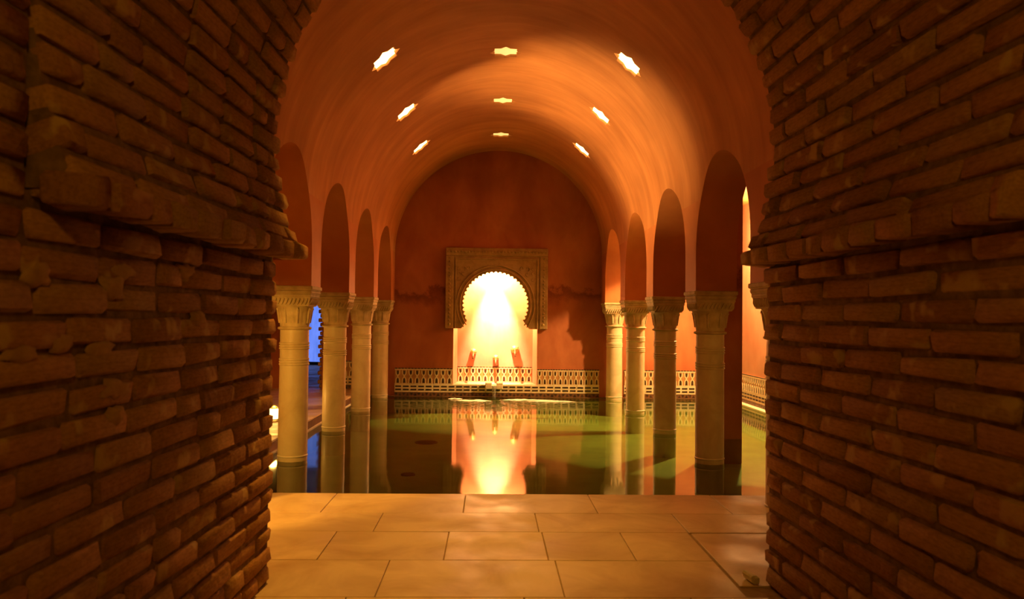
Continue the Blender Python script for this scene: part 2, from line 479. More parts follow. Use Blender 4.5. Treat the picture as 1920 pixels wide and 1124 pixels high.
# soffits and aisle faces of the arcades
XW = RV + TH
ZTOP = 3.75
for sgn, nm in ((-1, 'wall_arcade_left'), (1, 'wall_arcade_right')):
    mb = pieces[nm]
    for o in outl:
        n = len(o); vs = []
        for (y, z) in o:
            y = max(y, Y0 + 0.001); z = max(z, CAPZ)
            xi = RV if z <= ZS else math.sqrt(RV * RV - (z - ZS) ** 2)
            vs.append((sgn * xi, y, z)); vs.append((sgn * XW, y, z))
        mb.add(vs, [(2 * i, 2 * i + 1, 2 * i + 3, 2 * i + 2) for i in range(n - 1)])
    V2, T2 = sheet((Y0, CAPZ, YE, ZTOP), [[(max(y, Y0 + 0.001), max(z, CAPZ + 1e-4)) for y, z in o] for o in outl], 0.5, 0.5)
    mb.add([(sgn * XW, v[0], v[1]) for v in V2], T2)
    # impost undersides between the openings
    for c in COLS:
        ya, yb = c - (SP / 2 - ARCH_A), min(YE, c + (SP / 2 - ARCH_A))
        mb.add([(sgn * RV, ya, CAPZ), (sgn * XW, ya, CAPZ), (sgn * XW, yb, CAPZ), (sgn * RV, yb, CAPZ)], [(0, 1, 2, 3)])
def smooth_arch(mb, nm, mat):
    me = bpy.data.meshes.new(nm); me.from_pydata(mb.v, [], mb.f); me.materials.append(mat)
    bm = bmesh.new(); bm.from_mesh(me)
    bmesh.ops.remove_doubles(bm, verts=bm.verts, dist=1e-4)
    bmesh.ops.recalc_face_normals(bm, faces=bm.faces)
    for e in bm.edges:
        if len(e.link_faces) != 2 or e.calc_face_angle(0) > R_(35): e.smooth = False
    bm.to_mesh(me); bm.free()
    me.polygons.foreach_set('use_smooth', [True] * len(me.polygons))
    return link(nm, me)
struct(smooth_arch(pieces['wall_arcade_left'], 'wall_arcade_left', M['arcade']), 'arcade wall of stilted round arches on the side of the blue window')
struct(smooth_arch(pieces['wall_arcade_right'], 'wall_arcade_right', M['arcade']), 'arcade wall of stilted round arches before the brightly lit aisle')
struct(smooth_arch(pieces['ceiling'], 'ceiling', M['vault']), 'terracotta plastered barrel vault pierced by star-shaped skylights')

# ------------------------------------------------------------------ end wall with niche and doorway
NX0, NX1, NZ0, NZ1 = -0.870, 0.776, 0.232, 2.80     # niche opening in the wall
ND = 0.62                                            # niche depth
DX0, DX1, DZ1 = -4.24, -3.43, 2.55                   # doorway to the blue room
hol = [[(NX0, NZ0), (NX1, NZ0), (NX1, NZ1), (NX0, NZ1)], [(DX0, LEFT_FLOOR), (DX1, LEFT_FLOOR), (DX1, DZ1), (DX0, DZ1)]]
V3, T3 = sheet((-XO, -0.34, XO, 5.05), hol, 0.6, 0.6)
mb = MB().add([(v[0], YE, v[1]) for v in V3], T3)
mb.add([(DX0, YE, LEFT_FLOOR), (DX0, YE + .35, LEFT_FLOOR), (DX0, YE + .35, DZ1), (DX0, YE, DZ1)], [(0, 1, 2, 3)])
mb.add([(DX0, YE, DZ1), (DX0, YE + .35, DZ1), (DX1, YE + .35, DZ1), (DX1, YE, DZ1)], [(0, 1, 2, 3)])
wall_back = mb.build('wall_back', M['endwall'])
struct(wall_back, 'dark red plaster end wall of the bath with a damp tide-mark')
# brick jamb of the doorway
jamb_bm = MB().chamfer_box((-0.10, -0.175, -0.038), (0.0, 0.175, 0.038), 0.012).mesh('jamb_brick', M['brick'])
for k in range(28):
    b = link('brick', jamb_bm, wall_back)
    b.location = (DX1 + 0.055 - (0.035 if k % 2 else 0.0), YE + 0.176, LEFT_FLOOR + 0.045 + k * 0.086)
# niche lining
s0, s1 = NX0 + 0.055, NX1 - 0.055
mb = MB()
mb.add([(NX0, YE, NZ0), (s0, YE + ND, NZ0), (s0, YE + ND, NZ1), (NX0, YE, NZ1)], [(0, 1, 2, 3)])
mb.add([(NX1, YE, NZ0), (s1, YE + ND, NZ0), (s1, YE + ND, NZ1), (NX1, YE, NZ1)], [(0, 1, 2, 3)])
mb.add([(s0, YE + ND, NZ0), (s1, YE + ND, NZ0), (s1, YE + ND, NZ1), (s0, YE + ND, NZ1)], [(0, 1, 2, 3)])
mb.add([(NX0, YE, NZ1), (s0, YE + ND, NZ1), (s1, YE + ND, NZ1), (NX1, YE, NZ1)], [(0, 1, 2, 3)])
mb.add([(NX0, YE, NZ0), (s0, YE + ND, NZ0), (s1, YE + ND, NZ0), (NX1, YE, NZ0)], [(0, 1, 2, 3)])
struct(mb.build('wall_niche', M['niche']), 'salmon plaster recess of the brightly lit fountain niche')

# ------------------------------------------------------------------ aisles, front wall, side walls
def quad(name, pts, mat, label):
    return struct(MB().add(pts, [(0, 1, 2, 3)]).build(name, mat), label)
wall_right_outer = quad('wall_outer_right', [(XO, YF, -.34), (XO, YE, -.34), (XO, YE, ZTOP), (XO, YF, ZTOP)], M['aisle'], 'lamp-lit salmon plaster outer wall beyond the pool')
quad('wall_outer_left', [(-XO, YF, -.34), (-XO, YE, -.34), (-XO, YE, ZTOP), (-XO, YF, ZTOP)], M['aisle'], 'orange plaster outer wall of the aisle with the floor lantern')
for sgn, nm in ((-1, 'left'), (1, 'right')):
    quad('ceiling_aisle_' + nm, [(sgn * XW, YF, ZTOP), (sgn * XO, YF, ZTOP), (sgn * XO, YE, ZTOP), (sgn * XW, YE, ZTOP)], M['arcade'],
         'flat plaster ceiling of the ' + ('floored' if sgn < 0 else 'flooded') + ' side aisle')
# partition pier standing in the flooded aisle
struct(MB().chamfer_box((2.80, 9.98, -0.32), (3.155, 10.45, ZTOP), 0.01).build('wall_pier', M['endwall']), 'dark red plaster pier rising from the water in the lit aisle')
# front wall, pool side, with the opening of the brick passage
PXC, PZC, PR = 0.046, 2.55, 1.41
oa = []
RH = PR + 0.10
a0 = -math.asin((PZC - 1.87) / RH)
oa = [(PXC - RH, -0.1), (PXC - RH, 1.87)]
for i in range(41):
    a = math.pi - a0 - (math.pi - 2 * a0) * i / 40
    oa.append((PXC + RH * math.cos(a), PZC + RH * math.sin(a)))
oa += [(PXC + RH, 1.87), (PXC + RH, -0.1)]
oa = [(x, max(z, -0.0999)) for x, z in oa]
V4, T4 = sheet((-XO, -0.1, XO, 5.05), [oa], 0.6, 0.6)
struct(MB().add([(v[0], YF, v[1]) for v in V4], T4).build('wall_front', M['arcade']), 'plaster wall around the pool-side mouth of the brick passage')

# blue room seen through the doorway
mb = MB()
bx0, bx1, by1 = -6.6, -2.9, 22.4
mb.add([(bx0, YE + .36, 0), (bx0, by1, 0), (bx0, by1, 3), (bx0, YE + .36, 3)], [(0, 1, 2, 3)])
mb.add([(bx1, YE + .36, 0), (bx1, by1, 0), (bx1, by1, 3), (bx1, YE + .36, 3)], [(0, 1, 2, 3)])
mb.add([(bx0, YE + .36, 3), (bx1, YE + .36, 3), (bx1, by1, 3), (bx0, by1, 3)], [(0, 1, 2, 3)])
mb.add([(bx0, by1 + .05, 0), (bx1, by1 + .05, 0), (bx1, by1 + .05, 3), (bx0, by1 + .05, 3)], [(0, 1, 2, 3)])
struct(mb.build('wall_far_room', M['aisle']), 'plaster walls of the far room behind the doorway')
quad('floor_far_room', [(bx0, YE, LEFT_FLOOR), (bx1, YE, LEFT_FLOOR), (bx1, by1, LEFT_FLOOR), (bx0, by1, LEFT_FLOOR)], M['floor'], 'pale floor of the far room catching blue light')
win = empty('window_1', (-4.95, by1 - 0.02, LEFT_FLOOR))
struct(win, 'tall window glowing dusk blue at the end of the far room')
for kx in range(2):
    MB().box((-1.25 + kx * 1.27, 0, 0.08), (-0.02 + kx * 1.27, 0.02, 2.70)).build('pane', M['blue'], win)
fr = MB()
for x in (-1.31, -0.035, 1.24): fr.box((x, -0.03, 0), (x + 0.07, 0.03, 2.76))
for z in (0.0, 2.68): fr.box((-1.31, -0.03, z), (1.31, 0.03, z + (0.09 if z == 0 else 0.05)))
fr.build('window_frame', M['iron'], win)

# ------------------------------------------------------------------ pool basin and water
PZ = -0.32
mb = MB()
mb.add([(POOL_X0, POOL_Y0, PZ), (XO, POOL_Y0, PZ), (XO, YE, PZ), (POOL_X0, YE, PZ)], [(0, 1, 2, 3)])
mb.add([(POOL_X0, POOL_Y0, PZ), (XO, POOL_Y0, PZ), (XO, POOL_Y0, 0.0), (POOL_X0, POOL_Y0, 0.0)], [(0, 1, 2, 3)])
mb.add([(POOL_X0, POOL_Y0, PZ), (POOL_X0, YE, PZ), (POOL_X0, YE, 0.0), (POOL_X0, POOL_Y0, 0.0)], [(0, 1, 2, 3)])
mb.add([(XO - .005, POOL_Y0, PZ), (XO - .005, YE, PZ), (XO - .005, YE, 0.0), (XO - .005, POOL_Y0, 0.0)], [(0, 1, 2, 3)])
mb.add([(POOL_X0, YE - .005, PZ), (XO, YE - .005, PZ), (XO, YE - .005, 0.0), (POOL_X0, YE - .005, 0.0)], [(0, 1, 2, 3)])
pool = mb.build('floor_pool', M['pool'])
struct(pool, 'green bottom and sides of the pool basin')
MB().box((POOL_X0 - 0.005, POOL_Y0, 0.015), (POOL_X0 + 0.012, YE - .01, LEFT_FLOOR - 0.02)).build('riser', M['riser'], pool)
MB().box((POOL_X0 - 0.005, POOL_Y0, -0.012), (POOL_X0 + 0.03, YE - .01, 0.015)).build('rim', M['lime'], pool)
MB().box((XO - 0.16, POOL_Y0, -0.06), (XO - 0.006, YE - .01, 0.014)).build('ledge', M['lime'], pool)
MB().box((POOL_X0, YE - 0.10, -0.05), (XO - 0.17, YE - 0.006, 0.010)).build('ledge', M['brown'], pool)
for (x, y, r) in ((-1.08, 11.5, 0.17), (-1.10, 9.16, 0.085)):
    d = empty('pool_drain', (x, y, PZ))
    MB().lathe([(r, 0), (r, .012), (r * .86, .016), (r * .84, .008)], 28).build('drain_rim', M['iron'], d)
    g = MB()
    for k in range(-3, 4):
        w = math.sqrt(max(0, 0.84 ** 2 - (k / 3.8) ** 2)) * r
        g.box((-w, k * r / 3.8 - .006, .006), (w, k * r / 3.8 + .006, .014))
    g.build('drain_grate', M['iron'], d)
    tag(d, 'dark round drain on the pool bottom, ' + ('larger one further from the kerb' if r > .1 else 'smaller one nearer the kerb'), 'drain')
def frange(a, b, s):
    n = max(1, round((b - a) / s)); return [a + (b - a) * i / n for i in range(n)]
xs = frange(POOL_X0, -2.1, 0.25) + frange(-2.1, 2.1, 0.035) + frange(2.1, XO, 0.3) + [XO]
ys = frange(POOL_Y0, 12.6, 0.3) + frange(12.6, YE - 0.01, 0.03) + [YE - 0.01]
def ripple(x, y):
    h = 0.0
    for (cx, cy, am, wl) in ((-0.06, 14.72, 0.0085, 0.145), (-0.52, 14.8, 0.005, 0.11), (0.42, 14.8, 0.005, 0.12)):
        d = math.hypot(x - cx, y - cy)
        h += am * math.exp(-d / 0.62) * math.sin(2 * math.pi * d / wl)
    e = max(0.0, min(1.0, (y - 12.6) / 0.8))
    return h * e
mb = MB(); nx = len(xs)
for y in ys:
    for x in xs: mb.v.append((x, y, ripple(x, y)))
for j in range(len(ys) - 1):
    for i in range(nx - 1):
        mb.f.append((j * nx + i, j * nx + i + 1, (j + 1) * nx + i + 1, (j + 1) * nx + i)); mb.m.append(0)
water = mb.build('water', M['water'], None, True)
struct(water, 'still green pool water mirroring the lit niche')

# ------------------------------------------------------------------ floor slabs
def slab_obj(x0, y0, x1, y1, z, parent, t=0.05, gap=0.0028, name='slab'):
    mb = MB().chamfer_box((x0 + gap, y0 + gap, z - t), (x1 - gap, y1 - gap, z + random.uniform(-.0012, .0012)), 0.003)
    return mb.build(name, M['floor'], parent)
fl = MB()
fl.add([(-XO, YF - .5, FLOOR - .012), (XO, YF - .5, FLOOR - .012), (XO, POOL_Y0 - .01, FLOOR - .012), (-XO, POOL_Y0 - .01, FLOOR - .012)], [(0, 1, 2, 3)])
fl.add([(-1.9, -1.2, FLOOR - .0125), (1.9, -1.2, FLOOR - .0125), (1.9, YF - .5, FLOOR - .0125), (-1.9, YF - .5, FLOOR - .0125)], [(0, 1, 2, 3)])
fl.add([(-XO, POOL_Y0 - .02, LEFT_FLOOR - .012), (POOL_X0 - .02, POOL_Y0 - .02, LEFT_FLOOR - .012), (POOL_X0 - .02, YE, LEFT_FLOOR - .012), (-XO, YE, LEFT_FLOOR - .012)], [(0, 1, 2, 3)])
floor = fl.build('floor', M['grout'])
struct(floor, 'worn marble slab floor between the brick passage and the pool')
def row(y0, y1, joints, z=FLOOR):
    for a, b in zip(joints[:-1], joints[1:]): slab_obj(a, y0, b, y1, z, floor)
row(5.94, POOL_Y0 + .012, [-4.65, -3.6, -2.5, -1.43, -0.34, 0.70, 1.75, 2.8, 3.8, 4.65])
row(5.42, 5.94, [-4.65, -3.7, -2.8, -1.85, -0.95, 0.21, 1.27, 2.3, 3.4, 4.65])
row(4.79, 5.42, [-4.65, -3.5, -2.45, -1.20, -0.42, 0.23, 0.78, 1.262])
slab_obj(1.278, 4.34, 2.28, 5.405, FLOOR, floor, name='hatch_slab')
row(4.79, 5.42, [2.29, 3.4, 4.65])
row(4.16, 4.79, [-4.65, -3.6, -2.6, -1.62, -0.75, 0.27, 1.262])
row(4.16, 4.79, [2.29, 3.4, 4.65])
for i in range(7):
    y1_ = 4.16 - i * 0.64
    j = [-1.62, -0.9 + .35 * (i % 2), 0.05 + .3 * (i % 2), 0.95 + .2 * (i % 2), 1.70]
    row(y1_ - 0.64, y1_, j)
for i in range(10):
    y0_ = POOL_Y0 + .012 + i * (YE - POOL_Y0) / 10
    row(y0_, y0_ + (YE - POOL_Y0) / 10 - .001, [-XO + .01, -3.62 + .25 * (i % 2), POOL_X0], LEFT_FLOOR)
# pale chipped stone against the foot of the brick jamb
fr_ = MB().chamfer_box((-0.022, -0.07, 0), (0.022, 0.06, 0.05), 0.012)
fr_.v = [(x + random.uniform(-.005, .005) - z * .3, y + random.uniform(-.008, .008), z) for x, y, z in fr_.v]
fo = fr_.build('stone_fragment', M['pale']); fo.location = (1.375, 4.42, FLOOR); fo.rotation_euler = (0, 0, 0.15)
tag(fo, 'pale chipped stone lying at the foot of the brick jamb', 'stone')

# ------------------------------------------------------------------ brick passage
BL, BH, BD = 0.42, 0.083, 0.15
def brick_mesh(k):
    mb = MB().chamfer_box((-BL / 2, 0, -BH / 2), (BL / 2, BD, BH / 2), 0.013)
    rnd = random.Random(100 + k)
    mb.v = [(x + rnd.uniform(-.009, .009), y + rnd.uniform(-.006, .006), z + rnd.uniform(-.0065, .0065)) for x, y, z in mb.v]
    return mb.mesh('brick', M['brick'], True, 60)
BR = [brick_mesh(k) for k in range(14)]
def put_brick(parent, pos, along, inward, up, ln, hgt=BH, jit=1.0):
    """brick with its face at pos; along/inward/up form its axes, inward points into the wall"""
    b = link('brick', random.choice(BR), parent)
    m = Matrix((along, inward, up)).transposed().to_4x4()
    rot = Matrix.Rotation(random.gauss(0, .010 * jit), 4, 'X') @ Matrix.Rotation(random.gauss(0, .010 * jit), 4, 'Y') @ Matrix.Rotation(random.gauss(0, .008 * jit), 4, 'Z')
    flip = random.choice((1, -1))
    sc_ = Matrix.Diagonal((flip * ln / BL, 1.0, flip * hgt / BH * random.uniform(.93, 1.06), 1))
    p = Vector(pos) + Vector(inward) * random.gauss(0, .006 * jit)
    b.matrix_local = Matrix.Translation(p) @ m @ rot @ sc_
    return b
PITCH = 0.1065
JOINT = 0.024
SPLAY = {-1: 0.040, 1: 0.030}
LEDGE_Z = 1.86
NEAR = 2.20
ZUP = 3.55
def wall_x(sgn, y): return PXC + sgn * (PR - (0.018 if sgn > 0 else 0) + SPLAY[sgn] * (YJ - y))
def course(parent, sgn, y_near, odd, pitch, place, jit=1.0):
    y = YJ + random.uniform(-.015, .015)
    ln = pitch * (0.5 if odd else 1.0) * random.uniform(.96, 1.04)
    while y > y_near + 0.05:
        l2 = min(ln, y - y_near)
        if y - l2 - y_near < 0.08: l2 = y - y_near
        place(y - l2 / 2, l2 - JOINT)
        y -= l2; ln = pitch * random.uniform(.95, 1.05) if sgn < 0 else pitch * random.uniform(.985, 1.015)
        if sgn < 0 and random.random() < 0.14: ln *= 0.55
for sgn, nm, lab in ((-1, 'wall_left', 'rough brick passage wall on the side of the blue doorway'), (1, 'wall_right', 'regular brick passage wall on the side of the lit aisle')):
    d = 0.021
    mb = MB()
    pts = []
    for (y, z) in ((-1.2, -0.05), (YJ - .02, -0.05), (YJ - .02, LEDGE_Z + .04), (NEAR, LEDGE_Z + .04), (NEAR, 4.1), (-1.2, 4.1)):
        pts.append((wall_x(sgn, y) + sgn * d, y, z))
    outer = [(PXC + sgn * 1.95, y, z) for (_, y, z) in pts]
    n = len(pts)
    mb.add(pts + outer, [tuple(range(n)), tuple(range(n, 2 * n))] + [(i, (i + 1) % n, n + (i + 1) % n, n + i) for i in range(n)])
    w = mb.build(nm, M['mortar'])
    struct(w, lab)
    al = Vector((-sgn * SPLAY[sgn], 1, 0)).normalized(); inw = Vector((sgn * 1, sgn * sgn * SPLAY[sgn], 0)).normalized()
    if sgn > 0: inw = Vector((1, SPLAY[sgn], 0)).normalized(); al = Vector((-SPLAY[sgn], 1, 0)).normalized(); axs = (al, inw, Vector((0, 0, 1)))
    else: al = Vector((SPLAY[sgn], 1, 0)).normalized(); inw = Vector((-1, SPLAY[sgn], 0)).normalized(); axs = (al, inw, Vector((0, 0, 1)))
    pitch = 0.455 if sgn > 0 else 0.40
    for k in range(17):
        z = FLOOR + (k + 0.5) * PITCH
        course(w, sgn, 0.85, (k + (sgn > 0)) % 2 == 0, pitch, lambda y, l, z=z: put_brick(w, (wall_x(sgn, y), y, z), *axs, l))
    # the wall face nearer than the arch goes on upwards
    for k in range(17, 31):
        z = FLOOR + (k + 0.5) * PITCH
        y = NEAR - 0.01; ln = pitch * (0.5 if k % 2 else 1)
        while y > 1.0:
            put_brick(w, (wall_x(sgn, y - ln / 2), y - ln / 2, z), *axs, ln - JOINT)
            y -= ln; ln = pitch * random.uniform(.95, 1.05)
# lumps of old mortar smeared over the rougher wall
M['smear'] = simple('smeared_mortar', (0.36, 0.20, 0.08), (0.46, 0.28, 0.115), 16, 0.95, 0.5, 0.015, spec=0.1)
wl = [o for o in bpy.data.objects if o.name == 'wall_left'][0]
for i, (yy, zz) in enumerate([(2.66, 1.64), (2.6, 1.43), (2.18, 1.43), (2.25, 1.66), (2.72, 1.7), (3.36, 1.54), (2.68, 1.29), (2.69, 1.2), (3.23, 1.73), (2.38, 1.46)]):
    r3 = random.Random(40 + i); ring = []; n = 16
    a_, b_ = r3.uniform(.06, .11), r3.uniform(.028, .048)
    for q in range(n):
        t = 2 * math.pi * q / n; k_ = 1 + r3.uniform(-.3, .25)
        ring.append((a_ * k_ * math.cos(t), b_ * k_ * math.sin(t)))
    mbs = MB(); vs = []
    for f_, h_ in ((1.0, -.014), (.85, .001), (.5, .006)):
        for (u, w_) in ring: vs.append((wall_x(-1, yy + u * f_) + h_ + r3.uniform(-.002, .002), yy + u * f_, zz + w_ * f_))
    vs.append((wall_x(-1, yy) + .007, yy, zz))
    mbs.add(vs, [(k * n + q, k * n + (q + 1) % n, (k + 1) * n + (q + 1) % n, (k + 1) * n + q) for k in range(2) for q in range(n)] + [(2 * n + q, 2 * n + (q + 1) % n, 3 * n) for q in range(n)])
    mbs.build('mortar_smear', M['smear'], wl, True)
# horseshoe arch over the passage
mb = MB()
A_SPR = math.asin((PZC - 1.955) / PR)         # below the centre line
NA = 60
def arch_pt(a, y, dr=0.0):
    sg = -1 if math.cos(a) < 0 else 1
    r = PR + dr + SPLAY[sg] * (YJ - y)
    return (PXC + r * math.cos(a), y, PZC + r * math.sin(a))
rows_ = []
for y in (NEAR + .02, YJ - .02):
    rows_.append([arch_pt(-A_SPR + (math.pi + 2 * A_SPR) * i / NA, y, 0.028) for i in range(NA + 1)])
vs = rows_[0] + rows_[1]
mb.add(vs, [(i, i + 1, NA + 2 + i, NA + 1 + i) for i in range(NA)])
for ri, y in ((0, NEAR + .02), (1, YJ - .02)):       # near and far faces of the arch block
    ring = rows_[ri]; outv = []
    for (x, _, z) in ring:
        dx, dz = x - PXC, z - PZC
        if dz < 0: outv.append((PXC + math.copysign(1.60, dx), y, z))
        else:
            t = min(1.60 / max(abs(dx), 1e-4), 1.60 / max(abs(dz), 1e-4))
            outv.append((PXC + dx * t, y, PZC + dz * t))
    mb.add(ring + outv, [(i, i + 1, NA + 2 + i, NA + 1 + i) for i in range(NA)])
# core behind the ledge bricks, following the splay of the walls
for sgn in (-1, 1):
    vs = []
    for y in (NEAR + .03, YJ - .03):
        xi = arch_pt(-A_SPR if sgn > 0 else math.pi + A_SPR, y, 0.05)[0]
        for z in (LEDGE_Z + .03, 1.985): vs += [(xi, y, z), (PXC + sgn * 1.6, y, z)]
    mb.add(vs, [(0, 1, 3, 2), (4, 5, 7, 6), (0, 1, 5, 4), (2, 3, 7, 6), (0, 2, 6, 4), (1, 3, 7, 5)])
arch = mb.build('ceiling_passage', M['mortar'])
struct(arch, 'horseshoe arch of brick courses over the mouth of the passage')
DT = PITCH / PR * 0.985
for sgn in (-1, 1):
    pitch = 0.455 if sgn > 0 else 0.40
    k = 0
    while True:
        a = -A_SPR + (k + 0.5) * DT
        if a > R_(62): break
        th = a if sgn > 0 else math.pi - a
        rad = Vector((math.cos(th), 0, math.sin(th)))
        al = Vector((-sgn * SPLAY[sgn], 1, 0)).normalized()
        up = Vector((-math.sin(th) * sgn, 0, math.cos(th) * sgn)) * (1 if True else 1)
        course(arch, sgn, NEAR + .005, k % 2 == 0, pitch, lambda y, l: put_brick(arch, arch_pt(th, y), al, rad, up, l, BH, 1.1), 1.1)
        k += 1
    # header bricks forming the projecting ledge
    y = YJ + 0.02
    while y > NEAR + 0.05:
        l = random.uniform(.18, .24)
        if y - l < NEAR + .08: l = y - NEAR
        yy = y - l / 2
        xx = arch_pt(-A_SPR if sgn > 0 else math.pi + A_SPR, yy)[0] - sgn * (0.030 + random.uniform(-.008, .014))
        put_brick(arch, (xx, yy, LEDGE_Z + 0.048), Vector((-sgn * SPLAY[sgn], 1, 0)).normalized(), Vector((sgn, SPLAY[sgn], 0)).normalized(), Vector((0, 0, 1)), l - .018, 0.088, 1.1)
        y -= l
quad('ceiling_near_passage', [(-1.95, -1.2, 4.1), (1.95, -1.2, 4.1), (1.95, NEAR + .02, 4.1), (-1.95, NEAR + .02, 4.1)], M['mortar'], 'dim ceiling over the near part of the brick passage')

# ------------------------------------------------------------------ columns
def make_column():
    root = empty('marble_column')
    r = 0.153
    prof = [(r * 1.02, PZ), (r * 1.015, 0.0), (r * 1.0, 0.6), (r * .985, 1.0)]
    for z0 in (1.010, 1.180):
        prof += [(r * .985, z0)]
        for i in range(3):
            zz = z0 + 0.006 + i * 0.027
            prof += [(r * .985, zz), (r * 1.035, zz + .006), (r * 1.045, zz + .012), (r * 1.035, zz + .018), (r * .985, zz + .024)]
        prof += [(r * .985, z0 + .09)]
    prof += [(r * .985, 1.400)]
    MB().lathe(prof, 48).build('shaft', M['column'], root, True, 30)
    MB().lathe([(r * .98, 1.396), (r * 1.12, 1.402), (r * 1.17, 1.414), (r * 1.12, 1.427), (r * .99, 1.432)], 40).build('neck_ring', M['capital'], root, True, 40)
    bell = []
    for i in range(13):
        t = i / 12
        bell.append((r * (0.99 + 0.10 * t + 0.20 * t ** 4), 1.430 + 0.225 * t))
    def leafy(rr, z, a):
        t = (z - 1.430) / 0.225
        return rr * (1 + 0.055 * math.sin(math.pi * min(1, t * 1.1)) * abs(math.cos(6 * a)) + 0.03 * (t > .8) * abs(math.cos(4 * a)))
    cap = MB().lathe(bell, 96, 0, leafy).build('capital', M['capital'], root, True, 50)
    lv = MB()
    for k in range(8):                                   # curled leaves under the band
        a = math.pi / 4 * k + math.pi / 8
        c, s = math.cos(a), math.sin(a)
        pts = [(r * 1.04, 1.47), (r * 1.10, 1.55), (r * 1.18, 1.615), (r * 1.26, 1.628), (r * 1.28, 1.612)]
        lv.tube([(q * c, q * s, z) for q, z in pts], [.012, .016, .015, .011, .006], 6)
    lv.build('leaf_scrolls', M['capital'], cap, True, 60)['kind'] = 'stuff'
    # carved band: square block flaring upwards with rope ornament
    band = MB()
    h0, h1 = 0.185, 0.207
    z0, z1 = 1.650, 1.745
    band.add([(-h0, -h0, z0), (h0, -h0, z0), (h0, h0, z0), (-h0, h0, z0), (-h1, -h1, z1), (h1, -h1, z1), (h1, h1, z1), (-h1, h1, z1)],
             [(0, 3, 2, 1), (4, 5, 6, 7), (0, 1, 5, 4), (1, 2, 6, 5), (2, 3, 7, 6), (3, 0, 4, 7)])
    bo = band.build('impost_band', M['capital'], root)
    rope = MB()
    for q in range(4):
        m = Matrix.Rotation(q * math.pi / 2, 4, 'Z')
        for i in range(9):
            x = -0.165 + i * 0.041
            p = [m @ Vector((x - .014, -h0 - .006, z0 + .02)), m @ Vector((x, -(h0 + h1) / 2 - .008, (z0 + z1) / 2)), m @ Vector((x + .016, -h1 - .004, z1 - .012))]
            rope.tube(p, [.009, .013, .009], 6)
    rope.build('rope_carving', M['capital'], bo, True, 60)['kind'] = 'stuff'
    ab = MB()
    ab.chamfer_box((-.214, -.214, 1.745), (.214, .214, 1.777), .006)
    ab.chamfer_box((-.224, -.224, 1.782), (.224, .224, 1.818), .010)
    ab.chamfer_box((-.216, -.216, 1.776), (.216, .216, 1.784), .001)
    ab.chamfer_box((-.236, -.236, 1.823), (.236, .236, CAPZ), .008)
    ab.chamfer_box((-.222, -.222, 1.816), (.222, .222, 1.826), .001)
    ab.build('abacus', M['capital'], root)
    MB().lathe([(r * 1.01, -.006), (r * 1.05, -.004), (r * 1.055, .006), (r * 1.01, .014)], 40).build('waterline_rim', M['lime'], root, True)
    return root
col0 = make_column()
order = ['passage-end', 'second', 'third', 'fourth', 'fifth']
first = True
for sgn in (-1, 1):
    for i, y in enumerate(COLS):
        o = col0 if first else copy_tree(col0)
        first = False
        o.location = (sgn * HR, y, 0)
        side = 'beside the blue-lit doorway' if sgn < 0 else 'before the bright lamp-lit aisle'
        if i == 0: lab = 'marble column on the pool kerb, row ' + side
        elif i == 4: lab = 'marble column against the end wall, row ' + side
        else: lab = {1: 'tallest-looking marble column rising from the water', 2: 'middle of three free-standing marble columns', 3: 'free-standing marble column next before the end wall column'}[i] + ', row ' + side
        tag(o, lab, 'column', 'marble columns of the two arcades', 'thing')
        if i == 0:
            for ch in o.children:
                if ch.name.startswith('waterline_rim'): ch.location.z = FLOOR

# ------------------------------------------------------------------ star skylights
for (y, s, rowname, k) in stars:
    a = (s - HS) / RV
    c = Vector((-(RV + .030) * math.cos(a), y, ZS + (RV + .030) * math.sin(a)))
    nrm = Vector((math.cos(a), 0, -math.sin(a)))      # towards the room
    tang = Vector((math.sin(a), 0, math.cos(a)))
    root = empty('star_skylight', c)
    ol = star(0, 0, .203, .155); n = len(ol)
    vs = []
    for d in (0.0, -0.025):
        for (u, w) in ol: vs.append(Vector((0, 1, 0)) * u + tang * w + nrm * d)
    MB().add(vs, [tuple(range(n)), tuple(range(n, 2 * n))] + [(i, (i + 1) % n, n + (i + 1) % n, n + i) for i in range(n)]).build('glass', M['star_yellow' if rowname == 'crown' else 'star_white'], root)
    # thin plaster lip lining the star
    vs = []
    oo = star(0, 0, .2005, .1525); oi = star(0, 0, .196, .148)
    for ring, d in ((oo, .026), (oi, .026), (oi, .002), (oo, .002)):
        for (u, w) in ring: vs.append(Vector((0, 1, 0)) * u + tang * w + nrm * d)
    MB().add(vs, [(r_ * n + i, r_ * n + (i + 1) % n, ((r_ + 1) % 4) * n + (i + 1) % n, ((r_ + 1) % 4) * n + i) for r_ in range(4) for i in range(n)]).build('rim', M['vault'], root)
    where = {'crown': 'on the vault crown', 'blue': 'above the columns beside the blue doorway', 'lamp': 'above the columns before the lit aisle'}[rowname]
    which = ['first from the brick arch', 'middle one', 'last before the end wall'][k]
    tag(root, ('soft yellow' if rowname == 'crown' else 'glaring white') + ' star skylight ' + where + ', ' + which, 'skylight', 'star skylights in the barrel vault')

